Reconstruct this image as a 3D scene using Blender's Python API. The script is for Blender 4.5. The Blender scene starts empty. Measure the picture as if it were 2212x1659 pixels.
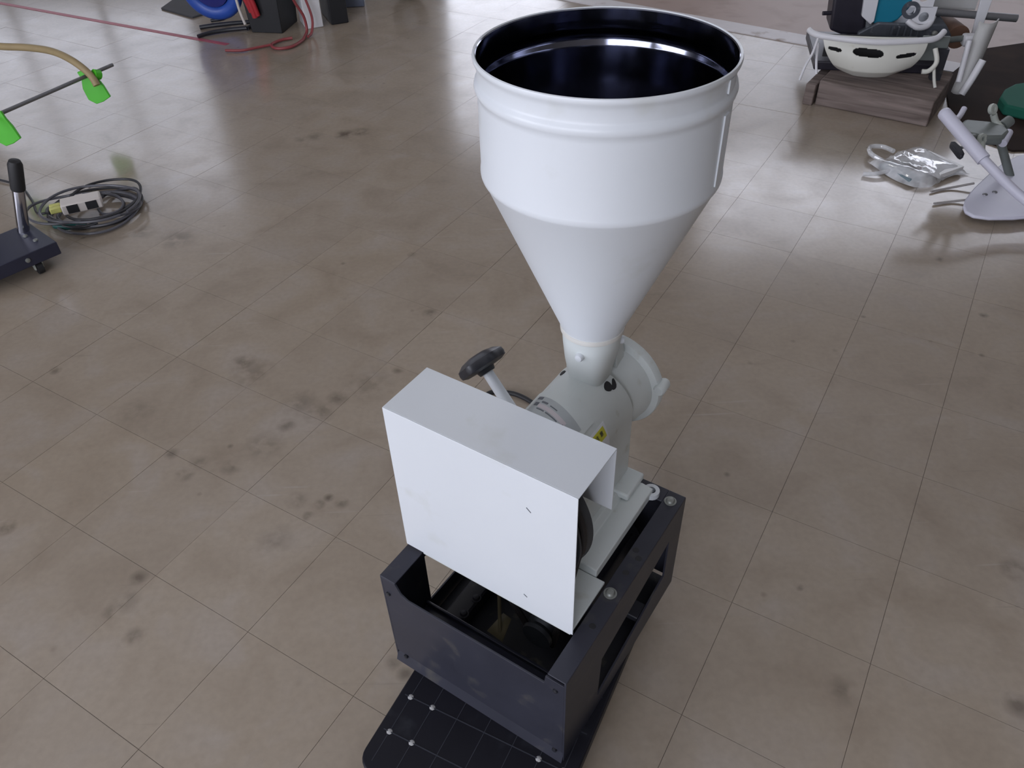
import bpy, math, random
from mathutils import Vector, Matrix

random.seed(7)
C = bpy.context.scene.collection
R = math.radians

# ------------------------------------------------------------------ camera, world, lights, exposure
CAM_H, PITCH, ROLL, F_PX = 1.5829, 0.7204, -0.0362, 1727.9
sc = bpy.context.scene
cd = bpy.data.cameras.new('camera'); cam = bpy.data.objects.new('camera', cd); C.objects.link(cam)
cd.sensor_fit = 'HORIZONTAL'; cd.sensor_width = 36.0; cd.lens = F_PX * 36.0 / 2212.0
cd.clip_start = 0.05; cd.clip_end = 60
_f = Vector((0, math.cos(PITCH), -math.sin(PITCH))); _u = Vector((0, math.sin(PITCH), math.cos(PITCH))); _x = Vector((1, 0, 0))
_c, _s = math.cos(ROLL), math.sin(ROLL)
_r = _c * _x + _s * _u; _up = -_s * _x + _c * _u
cam.matrix_world = Matrix(((_r.x, _up.x, -_f.x, 0), (_r.y, _up.y, -_f.y, 0), (_r.z, _up.z, -_f.z, CAM_H), (0, 0, 0, 1)))
sc.camera = cam

sc.view_settings.view_transform = 'Standard'
sc.view_settings.look = 'None'
sc.view_settings.gamma = 1.0
sc.view_settings.use_curve_mapping = False
sc.view_settings.exposure = 0.0
sc.cycles.use_denoising = True
sc.cycles.max_bounces = 7
sc.cycles.sample_clamp_indirect = 6.0

wd = bpy.data.worlds.new('sky'); sc.world = wd; wd.use_nodes = True
wd.node_tree.nodes['Background'].inputs[0].default_value = (0.75, 0.82, 1.0, 1)
wd.node_tree.nodes['Background'].inputs[1].default_value = 0.6

def window_light(name, loc, direction, w, h, radiance, col=(0.86, 0.885, 1.0)):
    """daylight coming in through one window opening of the workshop"""
    l = bpy.data.lights.new(name, 'AREA'); l.shape = 'RECTANGLE'; l.size = w; l.size_y = h
    l.energy = radiance * math.pi * w * h; l.color = col
    o = bpy.data.objects.new(name, l); C.objects.link(o); o.location = loc
    o.rotation_euler = Vector(direction).to_track_quat('-Z', 'Y').to_euler()
    return o
XL, XR, YN, YF, ZC = -6.6, 8.6, -4.2, 9.2, 5.7
WINDOWS = [  # wall, span along the wall, z0, z1, radiance of the daylight in it
    ('far', -6.2, -3.3, 0.9, 3.4, 1.4), ('far', -0.6, 0.75, 0.3, 2.6, 3.2), ('far', 2.5, 7.2, 0.6, 2.45, 1.5), ('far', 2.5, 7.2, 2.8, 4.2, 4.4),
    ('near', -6.2, -0.6, 0.8, 3.9, 5.7), ('left', -3.7, 0.6, 0.9, 3.3, 8.0)]
for (wall, a0, a1, z0, z1, rad) in WINDOWS:
    m_ = (a0 + a1) / 2
    loc, dr = {'far': ((m_, YF + .12), (0, -1, 0)), 'near': ((m_, YN - .12), (0, 1, 0)), 'left': ((XL - .12, m_), (1, 0, 0))}[wall]
    window_light('daylight', (*loc, (z0 + z1) / 2), dr, a1 - a0, z1 - z0, rad)

# ------------------------------------------------------------------ materials
def mat(name, col, rough=0.5, metal=0.0, spot=None, scale=20.0, amt=0.12, bump=0.0, coat=0.0, rvar=0.0, spec=0.5):
    """procedural paint / metal: base colour broken up by noise (amt), worn patches (spot colour), fine bump"""
    m = bpy.data.materials.new(name); m.use_nodes = True
    nt = m.node_tree; N = nt.nodes; L = nt.links; b = N['Principled BSDF']
    b.inputs['Roughness'].default_value = rough; b.inputs['Metallic'].default_value = metal
    b.inputs['Specular IOR Level'].default_value = spec
    if coat: b.inputs['Coat Weight'].default_value = coat; b.inputs['Coat Roughness'].default_value = 0.15
    tc = N.new('ShaderNodeTexCoord')
    n = N.new('ShaderNodeTexNoise'); n.inputs['Scale'].default_value = scale; n.inputs['Detail'].default_value = 5
    L.new(tc.outputs['Object'], n.inputs['Vector'])
    mx = N.new('ShaderNodeMix'); mx.data_type = 'RGBA'
    lo = [max(0, c * (1 - amt)) for c in col]; hi = [min(1, c * (1 + amt)) for c in col]
    mx.inputs['A'].default_value = (*lo, 1); mx.inputs['B'].default_value = (*hi, 1)
    L.new(n.outputs['Fac'], mx.inputs['Factor'])
    out = mx.outputs['Result']
    if spot:
        scol, lo_t, hi_t, sscale = spot
        n2 = N.new('ShaderNodeTexNoise'); n2.inputs['Scale'].default_value = sscale; n2.inputs['Detail'].default_value = 6
        L.new(tc.outputs['Object'], n2.inputs['Vector'])
        mr = N.new('ShaderNodeMapRange'); mr.inputs['From Min'].default_value = lo_t; mr.inputs['From Max'].default_value = hi_t
        L.new(n2.outputs['Fac'], mr.inputs['Value'])
        m2 = N.new('ShaderNodeMix'); m2.data_type = 'RGBA'; m2.inputs['B'].default_value = (*scol, 1)
        L.new(mr.outputs['Result'], m2.inputs['Factor']); L.new(out, m2.inputs['A']); out = m2.outputs['Result']
    L.new(out, b.inputs['Base Color'])
    if rvar:
        mr = N.new('ShaderNodeMapRange'); mr.inputs['To Min'].default_value = max(0, rough - rvar); mr.inputs['To Max'].default_value = rough + rvar
        L.new(n.outputs['Fac'], mr.inputs['Value']); L.new(mr.outputs['Result'], b.inputs['Roughness'])
    if bump:
        bp = N.new('ShaderNodeBump'); bp.inputs['Strength'].default_value = bump; bp.inputs['Distance'].default_value = 0.002
        L.new(n.outputs['Fac'], bp.inputs['Height']); L.new(bp.outputs['Normal'], b.inputs['Normal'])
    return m

CREAM = mat('cream_paint', (0.665, 0.695, 0.725), 0.34, scale=7, amt=0.03, spot=((0.58, 0.60, 0.58), 0.62, 0.8, 9), spec=0.45)
CAST = mat('cream_cast_paint', (0.63, 0.67, 0.66), 0.42, scale=14, amt=0.05, spot=((0.45, 0.45, 0.38), 0.62, 0.82, 22), bump=0.12, spec=0.4)
RIMCREAM = mat('yellowed_paint', (0.66, 0.65, 0.61), 0.4, scale=30, amt=0.06, spot=((0.16, 0.10, 0.06), 0.66, 0.72, 45))
STEEL = mat('stainless_inner', (0.24, 0.25, 0.31), 0.12, 1.0, scale=60, amt=0.15, rvar=0.05)
BLACKP = mat('dark_frame_paint', (0.030, 0.031, 0.043), 0.40, scale=9, amt=0.3, spot=((0.07, 0.066, 0.062), 0.58, 0.78, 18), rvar=0.08, spec=0.32)
BLACKD = mat('dusty_black_metal', (0.022, 0.023, 0.030), 0.5, scale=12, amt=0.3, spot=((0.10, 0.095, 0.075), 0.62, 0.8, 26))
BLACKPL = mat('black_plastic', (0.018, 0.019, 0.025), 0.38, scale=25, amt=0.2)
DOLLYM = mat('black_dolly_plastic', (0.008, 0.008, 0.013), 0.45, scale=10, amt=0.3, spot=((0.030, 0.034, 0.042), 0.58, 0.8, 14), spec=0.25)
RUBBER = mat('black_rubber', (0.012, 0.012, 0.014), 0.6, scale=30, amt=0.2)
BOLT = mat('zinc_bolt', (0.26, 0.27, 0.25), 0.5, 0.5, scale=50, amt=0.15)
PALEST = mat('pale_stud', (0.42, 0.42, 0.42), 0.5, scale=50, amt=0.1)
IRON = mat('pulley_iron', (0.06, 0.065, 0.075), 0.45, 0.5, scale=30, amt=0.2)
STICKW = mat('white_sticker', (0.74, 0.76, 0.80), 0.35, scale=20, amt=0.02)
STICKY = mat('yellow_sticker', (0.62, 0.60, 0.05), 0.35, scale=20, amt=0.03)
INK = mat('dark_ink', (0.04, 0.045, 0.05), 0.5, scale=20, amt=0.1)
INKG = mat('grey_ink', (0.12, 0.13, 0.15), 0.5, scale=20, amt=0.1)
LABELG = mat('grey_label_film', (0.42, 0.45, 0.46), 0.35, scale=30, amt=0.08)
LABELP = mat('pinkish_label_print', (0.56, 0.51, 0.53), 0.35, scale=30, amt=0.05)
YELLOWBELT = mat('dirty_yellow_paper', (0.13, 0.11, 0.06), 0.7, scale=30, amt=0.3)
BELT = mat('dark_drive_belt', (0.020, 0.017, 0.017), 0.7, scale=40, amt=0.2)
RED = mat('red_plastic', (0.42, 0.03, 0.04), 0.4, scale=20, amt=0.1)
REDLINE = mat('worn_red_tape', (0.40, 0.09, 0.12), 0.5, scale=25, amt=0.2)
BLUE = mat('blue_plastic', (0.03, 0.09, 0.42), 0.35, scale=12, amt=0.25)
DBLUE = mat('deep_blue_plastic', (0.01, 0.015, 0.16), 0.4, scale=12, amt=0.25)
WHITEP = mat('white_painted_board', (0.72, 0.72, 0.74), 0.5, scale=10, amt=0.04)
BGREY = mat('blue_grey_board', (0.16, 0.19, 0.27), 0.55, scale=10, amt=0.15)
BLACKB = mat('black_crate_plastic', (0.012, 0.013, 0.016), 0.5, scale=10, amt=0.2)
TAN = mat('tan_rubber_hose', (0.33, 0.25, 0.13), 0.55, scale=15, amt=0.12)
GREEN = mat('bright_green_rubber', (0.07, 0.48, 0.02), 0.45, scale=15, amt=0.1)
GREYST = mat('grey_steel_rod', (0.20, 0.20, 0.21), 0.4, 0.5, scale=30, amt=0.15)
CHROME = mat('chrome_tube', (0.5, 0.5, 0.55), 0.15, 1.0, scale=60, amt=0.05)
NAVY = mat('dark_navy_paint', (0.022, 0.024, 0.045), 0.4, scale=12, amt=0.2)
CASTERG = mat('pale_grey_caster', (0.40, 0.42, 0.38), 0.5, scale=20, amt=0.1)
CORDG = mat('grey_cable', (0.10, 0.10, 0.115), 0.35, scale=20, amt=0.3)
CORDB = mat('dark_cable', (0.03, 0.03, 0.034), 0.45, scale=20, amt=0.3)
BEIGE = mat('beige_plastic', (0.62, 0.57, 0.53), 0.45, scale=20, amt=0.05)
YELLOW = mat('pale_yellow_plastic', (0.55, 0.55, 0.17), 0.5, scale=20, amt=0.1)
TEALT = mat('dark_teal_tape', (0.01, 0.11, 0.10), 0.5, scale=20, amt=0.15)
BUMPER = mat('yellowed_white_plastic', (0.66, 0.66, 0.60), 0.42, scale=8, amt=0.05, spot=((0.42, 0.36, 0.22), 0.66, 0.85, 10))
TEAL = mat('teal_tank_plastic', (0.012, 0.19, 0.29), 0.35, scale=8, amt=0.08)
WHITEM = mat('white_enamel', (0.72, 0.72, 0.75), 0.4, scale=12, amt=0.06)
ENGINE = mat('grey_cast_alloy', (0.10, 0.11, 0.13), 0.5, 0.4, scale=20, amt=0.4, spot=((0.28, 0.28, 0.30), 0.6, 0.75, 30))
ENGBLK = mat('black_engine_cover', (0.020, 0.018, 0.028), 0.4, scale=15, amt=0.3)
RUST = mat('brown_rust', (0.16, 0.085, 0.055), 0.7, scale=20, amt=0.25)
FENDER = mat('grey_white_fender', (0.50, 0.50, 0.49), 0.5, scale=6, amt=0.2)
GREENB = mat('dark_green_plastic', (0.015, 0.11, 0.075), 0.7, scale=8, amt=0.1, spec=0.15)
PURPLE = mat('purple_black_sheet', (0.022, 0.014, 0.026), 0.8, scale=10, amt=0.2, spec=0.15)
SHADEBRN = mat('dark_brown_floor_shade', (0.026, 0.017, 0.014), 0.85, scale=5, amt=0.35, spot=((0.05, 0.030, 0.022), 0.5, 0.8, 4), spec=0.12)  # deep floor shade put into a dark brown colour
PIPEW = mat('white_enamel_pipe', (0.60, 0.60, 0.70), 0.4, scale=12, amt=0.04)
CASTG = mat('green_grey_casting', (0.16, 0.18, 0.17), 0.5, 0.2, scale=16, amt=0.3)
PALEGR = mat('pale_green_casting', (0.42, 0.45, 0.41), 0.5, scale=16, amt=0.15)
WALLM = mat('grey_plaster_wall', (0.34, 0.32, 0.30), 0.9, scale=3, amt=0.12)
CEILM = mat('white_ceiling_board', (0.72, 0.72, 0.72), 0.9, scale=2, amt=0.08)
FRAMEM = mat('window_frame_grey', (0.20, 0.20, 0.21), 0.5, scale=12, amt=0.1)
LAMPW = mat('lamp_housing_white', (0.7, 0.7, 0.7), 0.5, scale=8, amt=0.03)

def emitter(name, col, strength):
    m = bpy.data.materials.new(name); m.use_nodes = True; b = m.node_tree.nodes['Principled BSDF']
    b.inputs['Emission Color'].default_value = (*col, 1); b.inputs['Emission Strength'].default_value = strength
    b.inputs['Base Color'].default_value = (*col, 1)
    return m
TUBEM = emitter('fluorescent_tube_glow', (1.0, 0.98, 0.92), 18.0)

def clear_plastic():
    m = bpy.data.materials.new('clear_plastic_film'); m.use_nodes = True
    nt = m.node_tree; N = nt.nodes; L = nt.links; b = N['Principled BSDF']
    b.inputs['Base Color'].default_value = (0.85, 0.87, 0.9, 1); b.inputs['Roughness'].default_value = 0.06; b.inputs['Specular IOR Level'].default_value = 1.0; b.inputs['Coat Weight'].default_value = 1.0; b.inputs['Coat IOR'].default_value = 1.7; b.inputs['Coat Roughness'].default_value = 0.05
    tr = N.new('ShaderNodeBsdfTransparent'); mx = N.new('ShaderNodeMixShader')
    n = N.new('ShaderNodeTexNoise'); n.inputs['Scale'].default_value = 18; tc = N.new('ShaderNodeTexCoord')
    L.new(tc.outputs['Object'], n.inputs['Vector'])
    mr = N.new('ShaderNodeMapRange'); mr.inputs['From Min'].default_value = 0.3; mr.inputs['From Max'].default_value = 0.7
    mr.inputs['To Min'].default_value = 0.35; mr.inputs['To Max'].default_value = 0.75
    L.new(n.outputs['Fac'], mr.inputs['Value']); L.new(mr.outputs['Result'], mx.inputs[0])
    L.new(tr.outputs[0], mx.inputs[1]); L.new(b.outputs[0], mx.inputs[2])
    L.new(mx.outputs[0], N['Material Output'].inputs['Surface'])
    return m
FILM = clear_plastic()

def wood(name, c0, c1, scale=(3, 40, 40)):
    m = bpy.data.materials.new(name); m.use_nodes = True
    nt = m.node_tree; N = nt.nodes; L = nt.links; b = N['Principled BSDF']; b.inputs['Roughness'].default_value = 0.75
    tc = N.new('ShaderNodeTexCoord'); mp = N.new('ShaderNodeMapping'); mp.inputs['Scale'].default_value = scale
    n = N.new('ShaderNodeTexNoise'); n.inputs['Scale'].default_value = 1.0; n.inputs['Detail'].default_value = 6; n.inputs['Distortion'].default_value = 0.6
    L.new(tc.outputs['Object'], mp.inputs['Vector']); L.new(mp.outputs['Vector'], n.inputs['Vector'])
    cr = N.new('ShaderNodeValToRGB'); cr.color_ramp.elements[0].position = 0.3; cr.color_ramp.elements[1].position = 0.72
    cr.color_ramp.elements[0].color = (*c0, 1); cr.color_ramp.elements[1].color = (*c1, 1)
    L.new(n.outputs['Fac'], cr.inputs['Fac']); L.new(cr.outputs['Color'], b.inputs['Base Color'])
    bp = N.new('ShaderNodeBump'); bp.inputs['Strength'].default_value = 0.3; bp.inputs['Distance'].default_value = 0.003
    L.new(n.outputs['Fac'], bp.inputs['Height']); L.new(bp.outputs['Normal'], b.inputs['Normal'])
    return m
WOODM = wood('weathered_timber', (0.10, 0.075, 0.065), (0.26, 0.21, 0.19))

# brown stains on the vinyl floor: x, y, radius, darkness
SPOTS = [(-1.27, 2.727, .075, .55), (-1.424, 2.79, .06, .4), (-.84, 1.947, .045, .7), (-.80, 1.90, .07, .4), (-.264, 2.174, .028, .8), (-.571, 1.377, .03, .5),
         (-.508, 1.359, .017, .8), (-.488, 1.381, .015, .8), (-.532, 1.322, .016, .8), (-.45, 1.36, .02, .6), (-.77, 1.501, .03, .5), (-.89, 1.482, .028, .6),
         (-.864, 1.523, .03, .45), (-.907, 1.151, .024, .7), (-.918, 1.085, .035, .5), (-.94, 1.06, .022, .6), (-1.298, 1.32, .026, .75), (-.866, .993, .026, .6),
         (.642, 1.06, .012, 1.0), (-.625, 1.754, .06, .45), (-.563, 1.71, .05, .5), (-.518, 1.768, .035, .6), (-.65, 1.66, .03, .6), (-.70, 1.58, .06, .4),
         (-.951, 1.562, .022, .6), (.659, .809, .035, .45), (1.151, 1.086, .035, .6), (.999, .761, .03, .7), (-.352, 2.549, .02, .6), (-.349, 1.886, .02, .6),
         (-1.428, 1.947, .02, .8), (1.535, 2.059, .016, .9), (-.43, 1.82, .08, .35), (-.277, .908, .02, .6), (-.745, 3.631, .05, .9), (-.672, 3.65, .045, .8),
         (-.885, 3.617, .045, .5), (-.94, 3.596, .04, .45), (1.534, 2.391, .02, .6), (-.25, .88, .02, .7), (-.6, 1.25, .05, .35), (-1.1, 1.75, .06, .3)]
def floor_mat():
    m = bpy.data.materials.new('vinyl_tile'); m.use_nodes = True
    nt = m.node_tree; N = nt.nodes; L = nt.links; b = N['Principled BSDF']
    geo = N.new('ShaderNodeNewGeometry'); pos = geo.outputs['Position']
    def noise(scale, detail=4, dist=0.0):
        n = N.new('ShaderNodeTexNoise'); n.inputs['Scale'].default_value = scale; n.inputs['Detail'].default_value = detail
        n.inputs['Distortion'].default_value = dist
        L.new(pos, n.inputs['Vector']); return n
    def rng(v, a, bb, c, d):
        mr = N.new('ShaderNodeMapRange'); mr.inputs['From Min'].default_value = a; mr.inputs['From Max'].default_value = bb
        mr.inputs['To Min'].default_value = c; mr.inputs['To Max'].default_value = d; L.new(v, mr.inputs['Value']); return mr.outputs['Result']
    def mix(fac, a, bcol):
        mx = N.new('ShaderNodeMix'); mx.data_type = 'RGBA'; L.new(fac, mx.inputs['Factor']); L.new(a, mx.inputs['A'])
        mx.inputs['B'].default_value = (*bcol, 1); return mx.outputs['Result']
    big = noise(0.9, 3); mid = noise(5.5, 6, 0.5); fine = noise(60, 3)
    mx = N.new('ShaderNodeMix'); mx.data_type = 'RGBA'; L.new(rng(big.outputs['Fac'], .3, .7, 0, 1), mx.inputs['Factor'])
    mx.inputs['A'].default_value = (0.318, 0.260, 0.196, 1); mx.inputs['B'].default_value = (0.372, 0.315, 0.252, 1)
    col = mx.outputs['Result']
    col = mix(rng(mid.outputs['Fac'], .50, .78, 0, .48), col, (0.20, 0.148, 0.10))
    col = mix(rng(mid.outputs['Fac'], .30, .48, .35, 0), col, (0.40, 0.36, 0.33))
    col = mix(rng(fine.outputs['Fac'], .35, .75, 0, .16), col, (0.14, 0.12, 0.10))
    # per-tile shade
    oi = N.new('ShaderNodeObjectInfo')
    col = mix(rng(oi.outputs['Random'], 0, 1, 0, .12), col, (0.19, 0.165, 0.15))
    # faint long scuffs
    mp = N.new('ShaderNodeMapping'); mp.inputs['Rotation'].default_value = (0, 0, 0.9); mp.inputs['Scale'].default_value = (3, 55, 1)
    L.new(pos, mp.inputs['Vector']); sn = N.new('ShaderNodeTexNoise'); sn.inputs['Scale'].default_value = 1.0; sn.inputs['Detail'].default_value = 3
    L.new(mp.outputs['Vector'], sn.inputs['Vector'])
    col = mix(rng(sn.outputs['Fac'], .68, .80, 0, .35), col, (0.46, 0.43, 0.40))
    col = mix(rng(sn.outputs['Fac'], .32, .22, 0, .30), col, (0.16, 0.14, 0.12))
    # oil stains and scattered small specks
    wn = noise(22, 4)
    total = None
    for (x, y, rad, dark) in SPOTS:
        d = N.new('ShaderNodeVectorMath'); d.operation = 'DISTANCE'; L.new(pos, d.inputs[0]); d.inputs[1].default_value = (x, y, 0)
        v = rng(d.outputs['Value'], rad * .25, rad * 1.15, dark, 0)
        if total is None: total = v
        else:
            mm = N.new('ShaderNodeMath'); mm.operation = 'MAXIMUM'; L.new(total, mm.inputs[0]); L.new(v, mm.inputs[1]); total = mm.outputs[0]
    mu = N.new('ShaderNodeMath'); mu.operation = 'MULTIPLY'; L.new(total, mu.inputs[0]); L.new(rng(wn.outputs['Fac'], .36, .56, .15, 1), mu.inputs[1])
    col = mix(rng(mu.outputs[0], 0, 1, 0, .8), col, (0.060, 0.042, 0.028))
    vo = N.new('ShaderNodeTexVoronoi'); vo.inputs['Scale'].default_value = 9.0; vo.inputs['Randomness'].default_value = 1.0; L.new(pos, vo.inputs['Vector'])
    gate = N.new('ShaderNodeMath'); gate.operation = 'MULTIPLY'
    L.new(rng(vo.outputs['Distance'], .02, .10, .6, 0), gate.inputs[0]); L.new(rng(noise(2.3, 2).outputs['Fac'], .50, .62, 0, 1), gate.inputs[1])
    col = mix(gate.outputs[0], col, (0.12, 0.09, 0.07))
    L.new(col, b.inputs['Base Color'])
    L.new(rng(mid.outputs['Fac'], .3, .7, .15, .22), b.inputs['Roughness'])
    b.inputs['Specular IOR Level'].default_value = 0.62
    bp = N.new('ShaderNodeBump'); bp.inputs['Strength'].default_value = 0.02; bp.inputs['Distance'].default_value = 0.002
    L.new(noise(14, 3).outputs['Fac'], bp.inputs['Height']); L.new(bp.outputs['Normal'], b.inputs['Normal'])
    return m
VINYL = floor_mat()
GROUT = mat('dark_tile_joint', (0.15, 0.125, 0.10), 0.8, scale=10, amt=0.2)
PINKF = mat('pinkish_brown_floor', (0.34, 0.25, 0.215), 0.5, scale=2.5, amt=0.12, spot=((0.27, 0.19, 0.15), 0.5, 0.75, 6))
STRIP = mat('worn_white_paint', (0.62, 0.59, 0.60), 0.5, scale=14, amt=0.1, spot=((0.33, 0.27, 0.24), 0.6, 0.72, 9))

# ------------------------------------------------------------------ mesh builder
class MB:
    def __init__(s): s.v = []; s.f = []
    def add(s, vs, fs):
        o = len(s.v); s.v += [tuple(v) for v in vs]; s.f += [tuple(i + o for i in f) for f in fs]; return s
    def box(s, x0, x1, y0, y1, z0, z1, M=None):
        vs = [(x, y, z) for z in (z0, z1) for y in (y0, y1) for x in (x0, x1)]
        if M is not None: vs = [M @ Vector(v) for v in vs]
        return s.add(vs, [(0, 2, 3, 1), (4, 5, 7, 6), (0, 1, 5, 4), (2, 6, 7, 3), (0, 4, 6, 2), (1, 3, 7, 5)])
    def lathe(s, prof, n=48, origin=(0, 0, 0), ax=(0, 0, 1), closed=False):
        ax = Vector(ax).normalized(); t = Vector((1, 0, 0)) if abs(ax.x) < .9 else Vector((0, 1, 0))
        e1 = (t - ax * t.dot(ax)).normalized(); e2 = ax.cross(e1); o = Vector(origin)
        vs = []; fs = []; k = len(prof)
        for i in range(n):
            a = 2 * math.pi * i / n; d = e1 * math.cos(a) + e2 * math.sin(a)
            for (r, h) in prof: vs.append(o + d * r + ax * h)
        for i in range(n):
            j = (i + 1) % n
            for q in range(k if closed else k - 1):
                w = (q + 1) % k
                fs.append((i * k + q, j * k + q, j * k + w, i * k + w))
        return s.add(vs, fs)
    def cyl(s, p0, p1, r0, r1=None, n=16):
        p0, p1 = Vector(p0), Vector(p1); r1 = r0 if r1 is None else r1; h = (p1 - p0).length
        return s.lathe([(0.0002, 0), (r0, 0), (r1, h), (0.0002, h)], n, p0, p1 - p0)
    def tube(s, pts, r, n=8, smooth=6, closed=False):
        P = [Vector(p) for p in pts]
        if smooth > 1: P = catmull(P, smooth, closed)
        m = len(P); vs = []; fs = []; rf = r if callable(r) else (lambda t: r)
        prev = None
        for i, p in enumerate(P):
            if closed: t = (P[(i + 1) % m] - P[i - 1]).normalized()
            else: t = (P[min(i + 1, m - 1)] - P[max(i - 1, 0)]).normalized()
            if prev is None:
                q = Vector((0, 0, 1)) if abs(t.z) < .9 else Vector((1, 0, 0))
            else: q = prev
            e1 = (q - t * q.dot(t)).normalized(); prev = e1; e2 = t.cross(e1)
            for k in range(n):
                a = 2 * math.pi * k / n; vs.append(p + (e1 * math.cos(a) + e2 * math.sin(a)) * rf(i / max(1, m - 1)))
        for i in range(m if closed else m - 1):
            j = (i + 1) % m
            for k in range(n):
                l = (k + 1) % n; fs.append((i * n + k, i * n + l, j * n + l, j * n + k))
        if not closed: fs += [tuple(reversed(range(n))), tuple((m - 1) * n + k for k in range(n))]
        return s.add(vs, fs)
    def prism(s, poly, f, t0, t1):
        n = len(poly); vs = [f(p, q, t0) for p, q in poly] + [f(p, q, t1) for p, q in poly]
        fs = [tuple(reversed(range(n))), tuple(range(n, 2 * n))]
        fs += [(i, (i + 1) % n, n + (i + 1) % n, n + i) for i in range(n)]
        return s.add(vs, fs)
    def holed(s, outer, inner, f, t0, t1):
        """plate with one opening; outer and inner polygons have equal counts"""
        n = len(outer)
        vs = [f(p, q, t) for t in (t0, t1) for poly in (outer, inner) for p, q in poly]
        fs = []
        for i in range(n):
            j = (i + 1) % n
            fs += [(i, n + i, n + j, j), (2 * n + i, 2 * n + j, 3 * n + j, 3 * n + i), (i, j, 2 * n + j, 2 * n + i), (n + i, 3 * n + i, 3 * n + j, n + j)]
        return s.add(vs, fs)
def catmull(P, k, closed=False):
    out = []; m = len(P)
    for i in range(m if closed else m - 1):
        if closed: a, b, c, d = P[i - 1], P[i], P[(i + 1) % m], P[(i + 2) % m]
        else: a, b, c, d = P[max(i - 1, 0)], P[i], P[i + 1], P[min(i + 2, m - 1)]
        for j in range(k):
            t = j / k
            out.append(0.5 * ((2 * b) + (c - a) * t + (2 * a - 5 * b + 4 * c - d) * t * t + (3 * b - a - 3 * c + d) * t ** 3))
    if not closed: out.append(P[-1])
    return out

def obj(name, mb, m, parent=None, bevel=0.0, solid=0.0, label=None, flat=False, seg=2):
    me = bpy.data.meshes.new(name); me.from_pydata([tuple(v) for v in mb.v], [], mb.f); me.validate()
    import bmesh
    bm = bmesh.new(); bm.from_mesh(me); bmesh.ops.recalc_face_normals(bm, faces=bm.faces); bm.to_mesh(me); bm.free()
    me.materials.append(m)
    o = bpy.data.objects.new(name, me); C.objects.link(o)
    if not flat:
        me.shade_smooth(); me.set_sharp_from_angle(angle=R(38))
    if parent is not None: o.parent = parent
    if solid: md = o.modifiers.new('thickness', 'SOLIDIFY'); md.thickness = solid; md.offset = 0
    if bevel:
        md = o.modifiers.new('bevel', 'BEVEL'); md.width = bevel; md.segments = seg; md.limit_method = 'ANGLE'; md.angle_limit = R(40)
    if label: o['label'] = label
    return o
def tag(o, label, cat, group=None):
    o['label'] = label; o['category'] = cat
    if group: o['group'] = group
    return o
def thing(name, label, cat, loc=(0, 0, 0), rz=0.0, group=None):
    o = bpy.data.objects.new(name, None); C.objects.link(o); o.location = loc; o.rotation_euler = (0, 0, rz); o.empty_display_size = 0.05
    return tag(o, label, cat, group)
def structure(o): o['kind'] = 'structure'; return o
XZ = lambda p, q, t: (p, t, q)      # polygon in x-z, extruded along y
XY = lambda p, q, t: (p, q, t)
YZ = lambda p, q, t: (t, p, q)

# ------------------------------------------------------------------ setting: floor of vinyl tiles, room shell
TS, TYAW, GX, GY = 0.303, -0.56, -3.4535, 1.7092
cT, sT = math.cos(TYAW), math.sin(TYAW)
floor = structure(obj('floor', MB().box(XL, XR, YN, YF, -0.12, -0.0026), GROUT, flat=True))
P1, P2 = Vector((1.29, 4.93)), Vector((1.778, 4.55))          # front edge of the white threshold strip
sd = (P2 - P1).normalized(); sn_ = Vector((-sd.y, sd.x))
tile_me = None
cand = []
for i in range(-40, 60):
    for j in range(-40, 50):
        a, b = (i + .5 + GX) * TS, (j + .5 + GY) * TS
        x, y = a * cT - b * sT, a * sT + b * cT
        if not (XL + .2 < x < XR - .2 and YN + .2 < y < YF - .2): continue
        if (Vector((x, y)) - P1).dot(sn_) > 0.12: continue
        cand.append((x, y))
def in_view(x, y): return y > 0.35 and abs(x) < 0.72 * y + 0.62
cand.sort(key=lambda q: (not in_view(*q), q[0] ** 2 + q[1] ** 2))
g = 0.00045
for n, (x, y) in enumerate(cand[:300]):
    if tile_me is None:
        o = obj('tile', MB().box(-TS / 2 + g, TS / 2 - g, -TS / 2 + g, TS / 2 - g, -0.0026, 0), VINYL, floor, flat=True); tile_me = o.data
    else:
        o = bpy.data.objects.new('tile', tile_me); C.objects.link(o); o.parent = floor
    o.location = (x, y, random.uniform(-0.00025, 0.00025)); o.rotation_euler = (random.uniform(-.0012, .0012), random.uniform(-.0012, .0012), TYAW)
rest = MB()
for (x, y) in cand[300:]:
    rest.box(-TS / 2 + g, TS / 2 - g, -TS / 2 + g, TS / 2 - g, -0.0026, 0, Matrix.Translation((x, y, 0)) @ Matrix.Rotation(TYAW, 4, 'Z'))
rt = obj('outer_tiles', rest, VINYL, floor, flat=True); rt['kind'] = 'stuff'

def slab(name, d0, d1, z, m, s0=-9.0, s1=9.0):
    pts = [P1 + sd * s + sn_ * d for s, d in ((s0, d0), (s1, d0), (s1, d1), (s0, d1))]
    return structure(obj(name, MB().prism([(q.x, q.y) for q in pts], XY, -0.0024, z), m))
slab('trim_1', 0.0, 0.15, 0.006, STRIP, -8.5, 6.5)
slab('trim_2', 0.15, 4.5, 0.003, PINKF, -6.0, 4.5)

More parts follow.
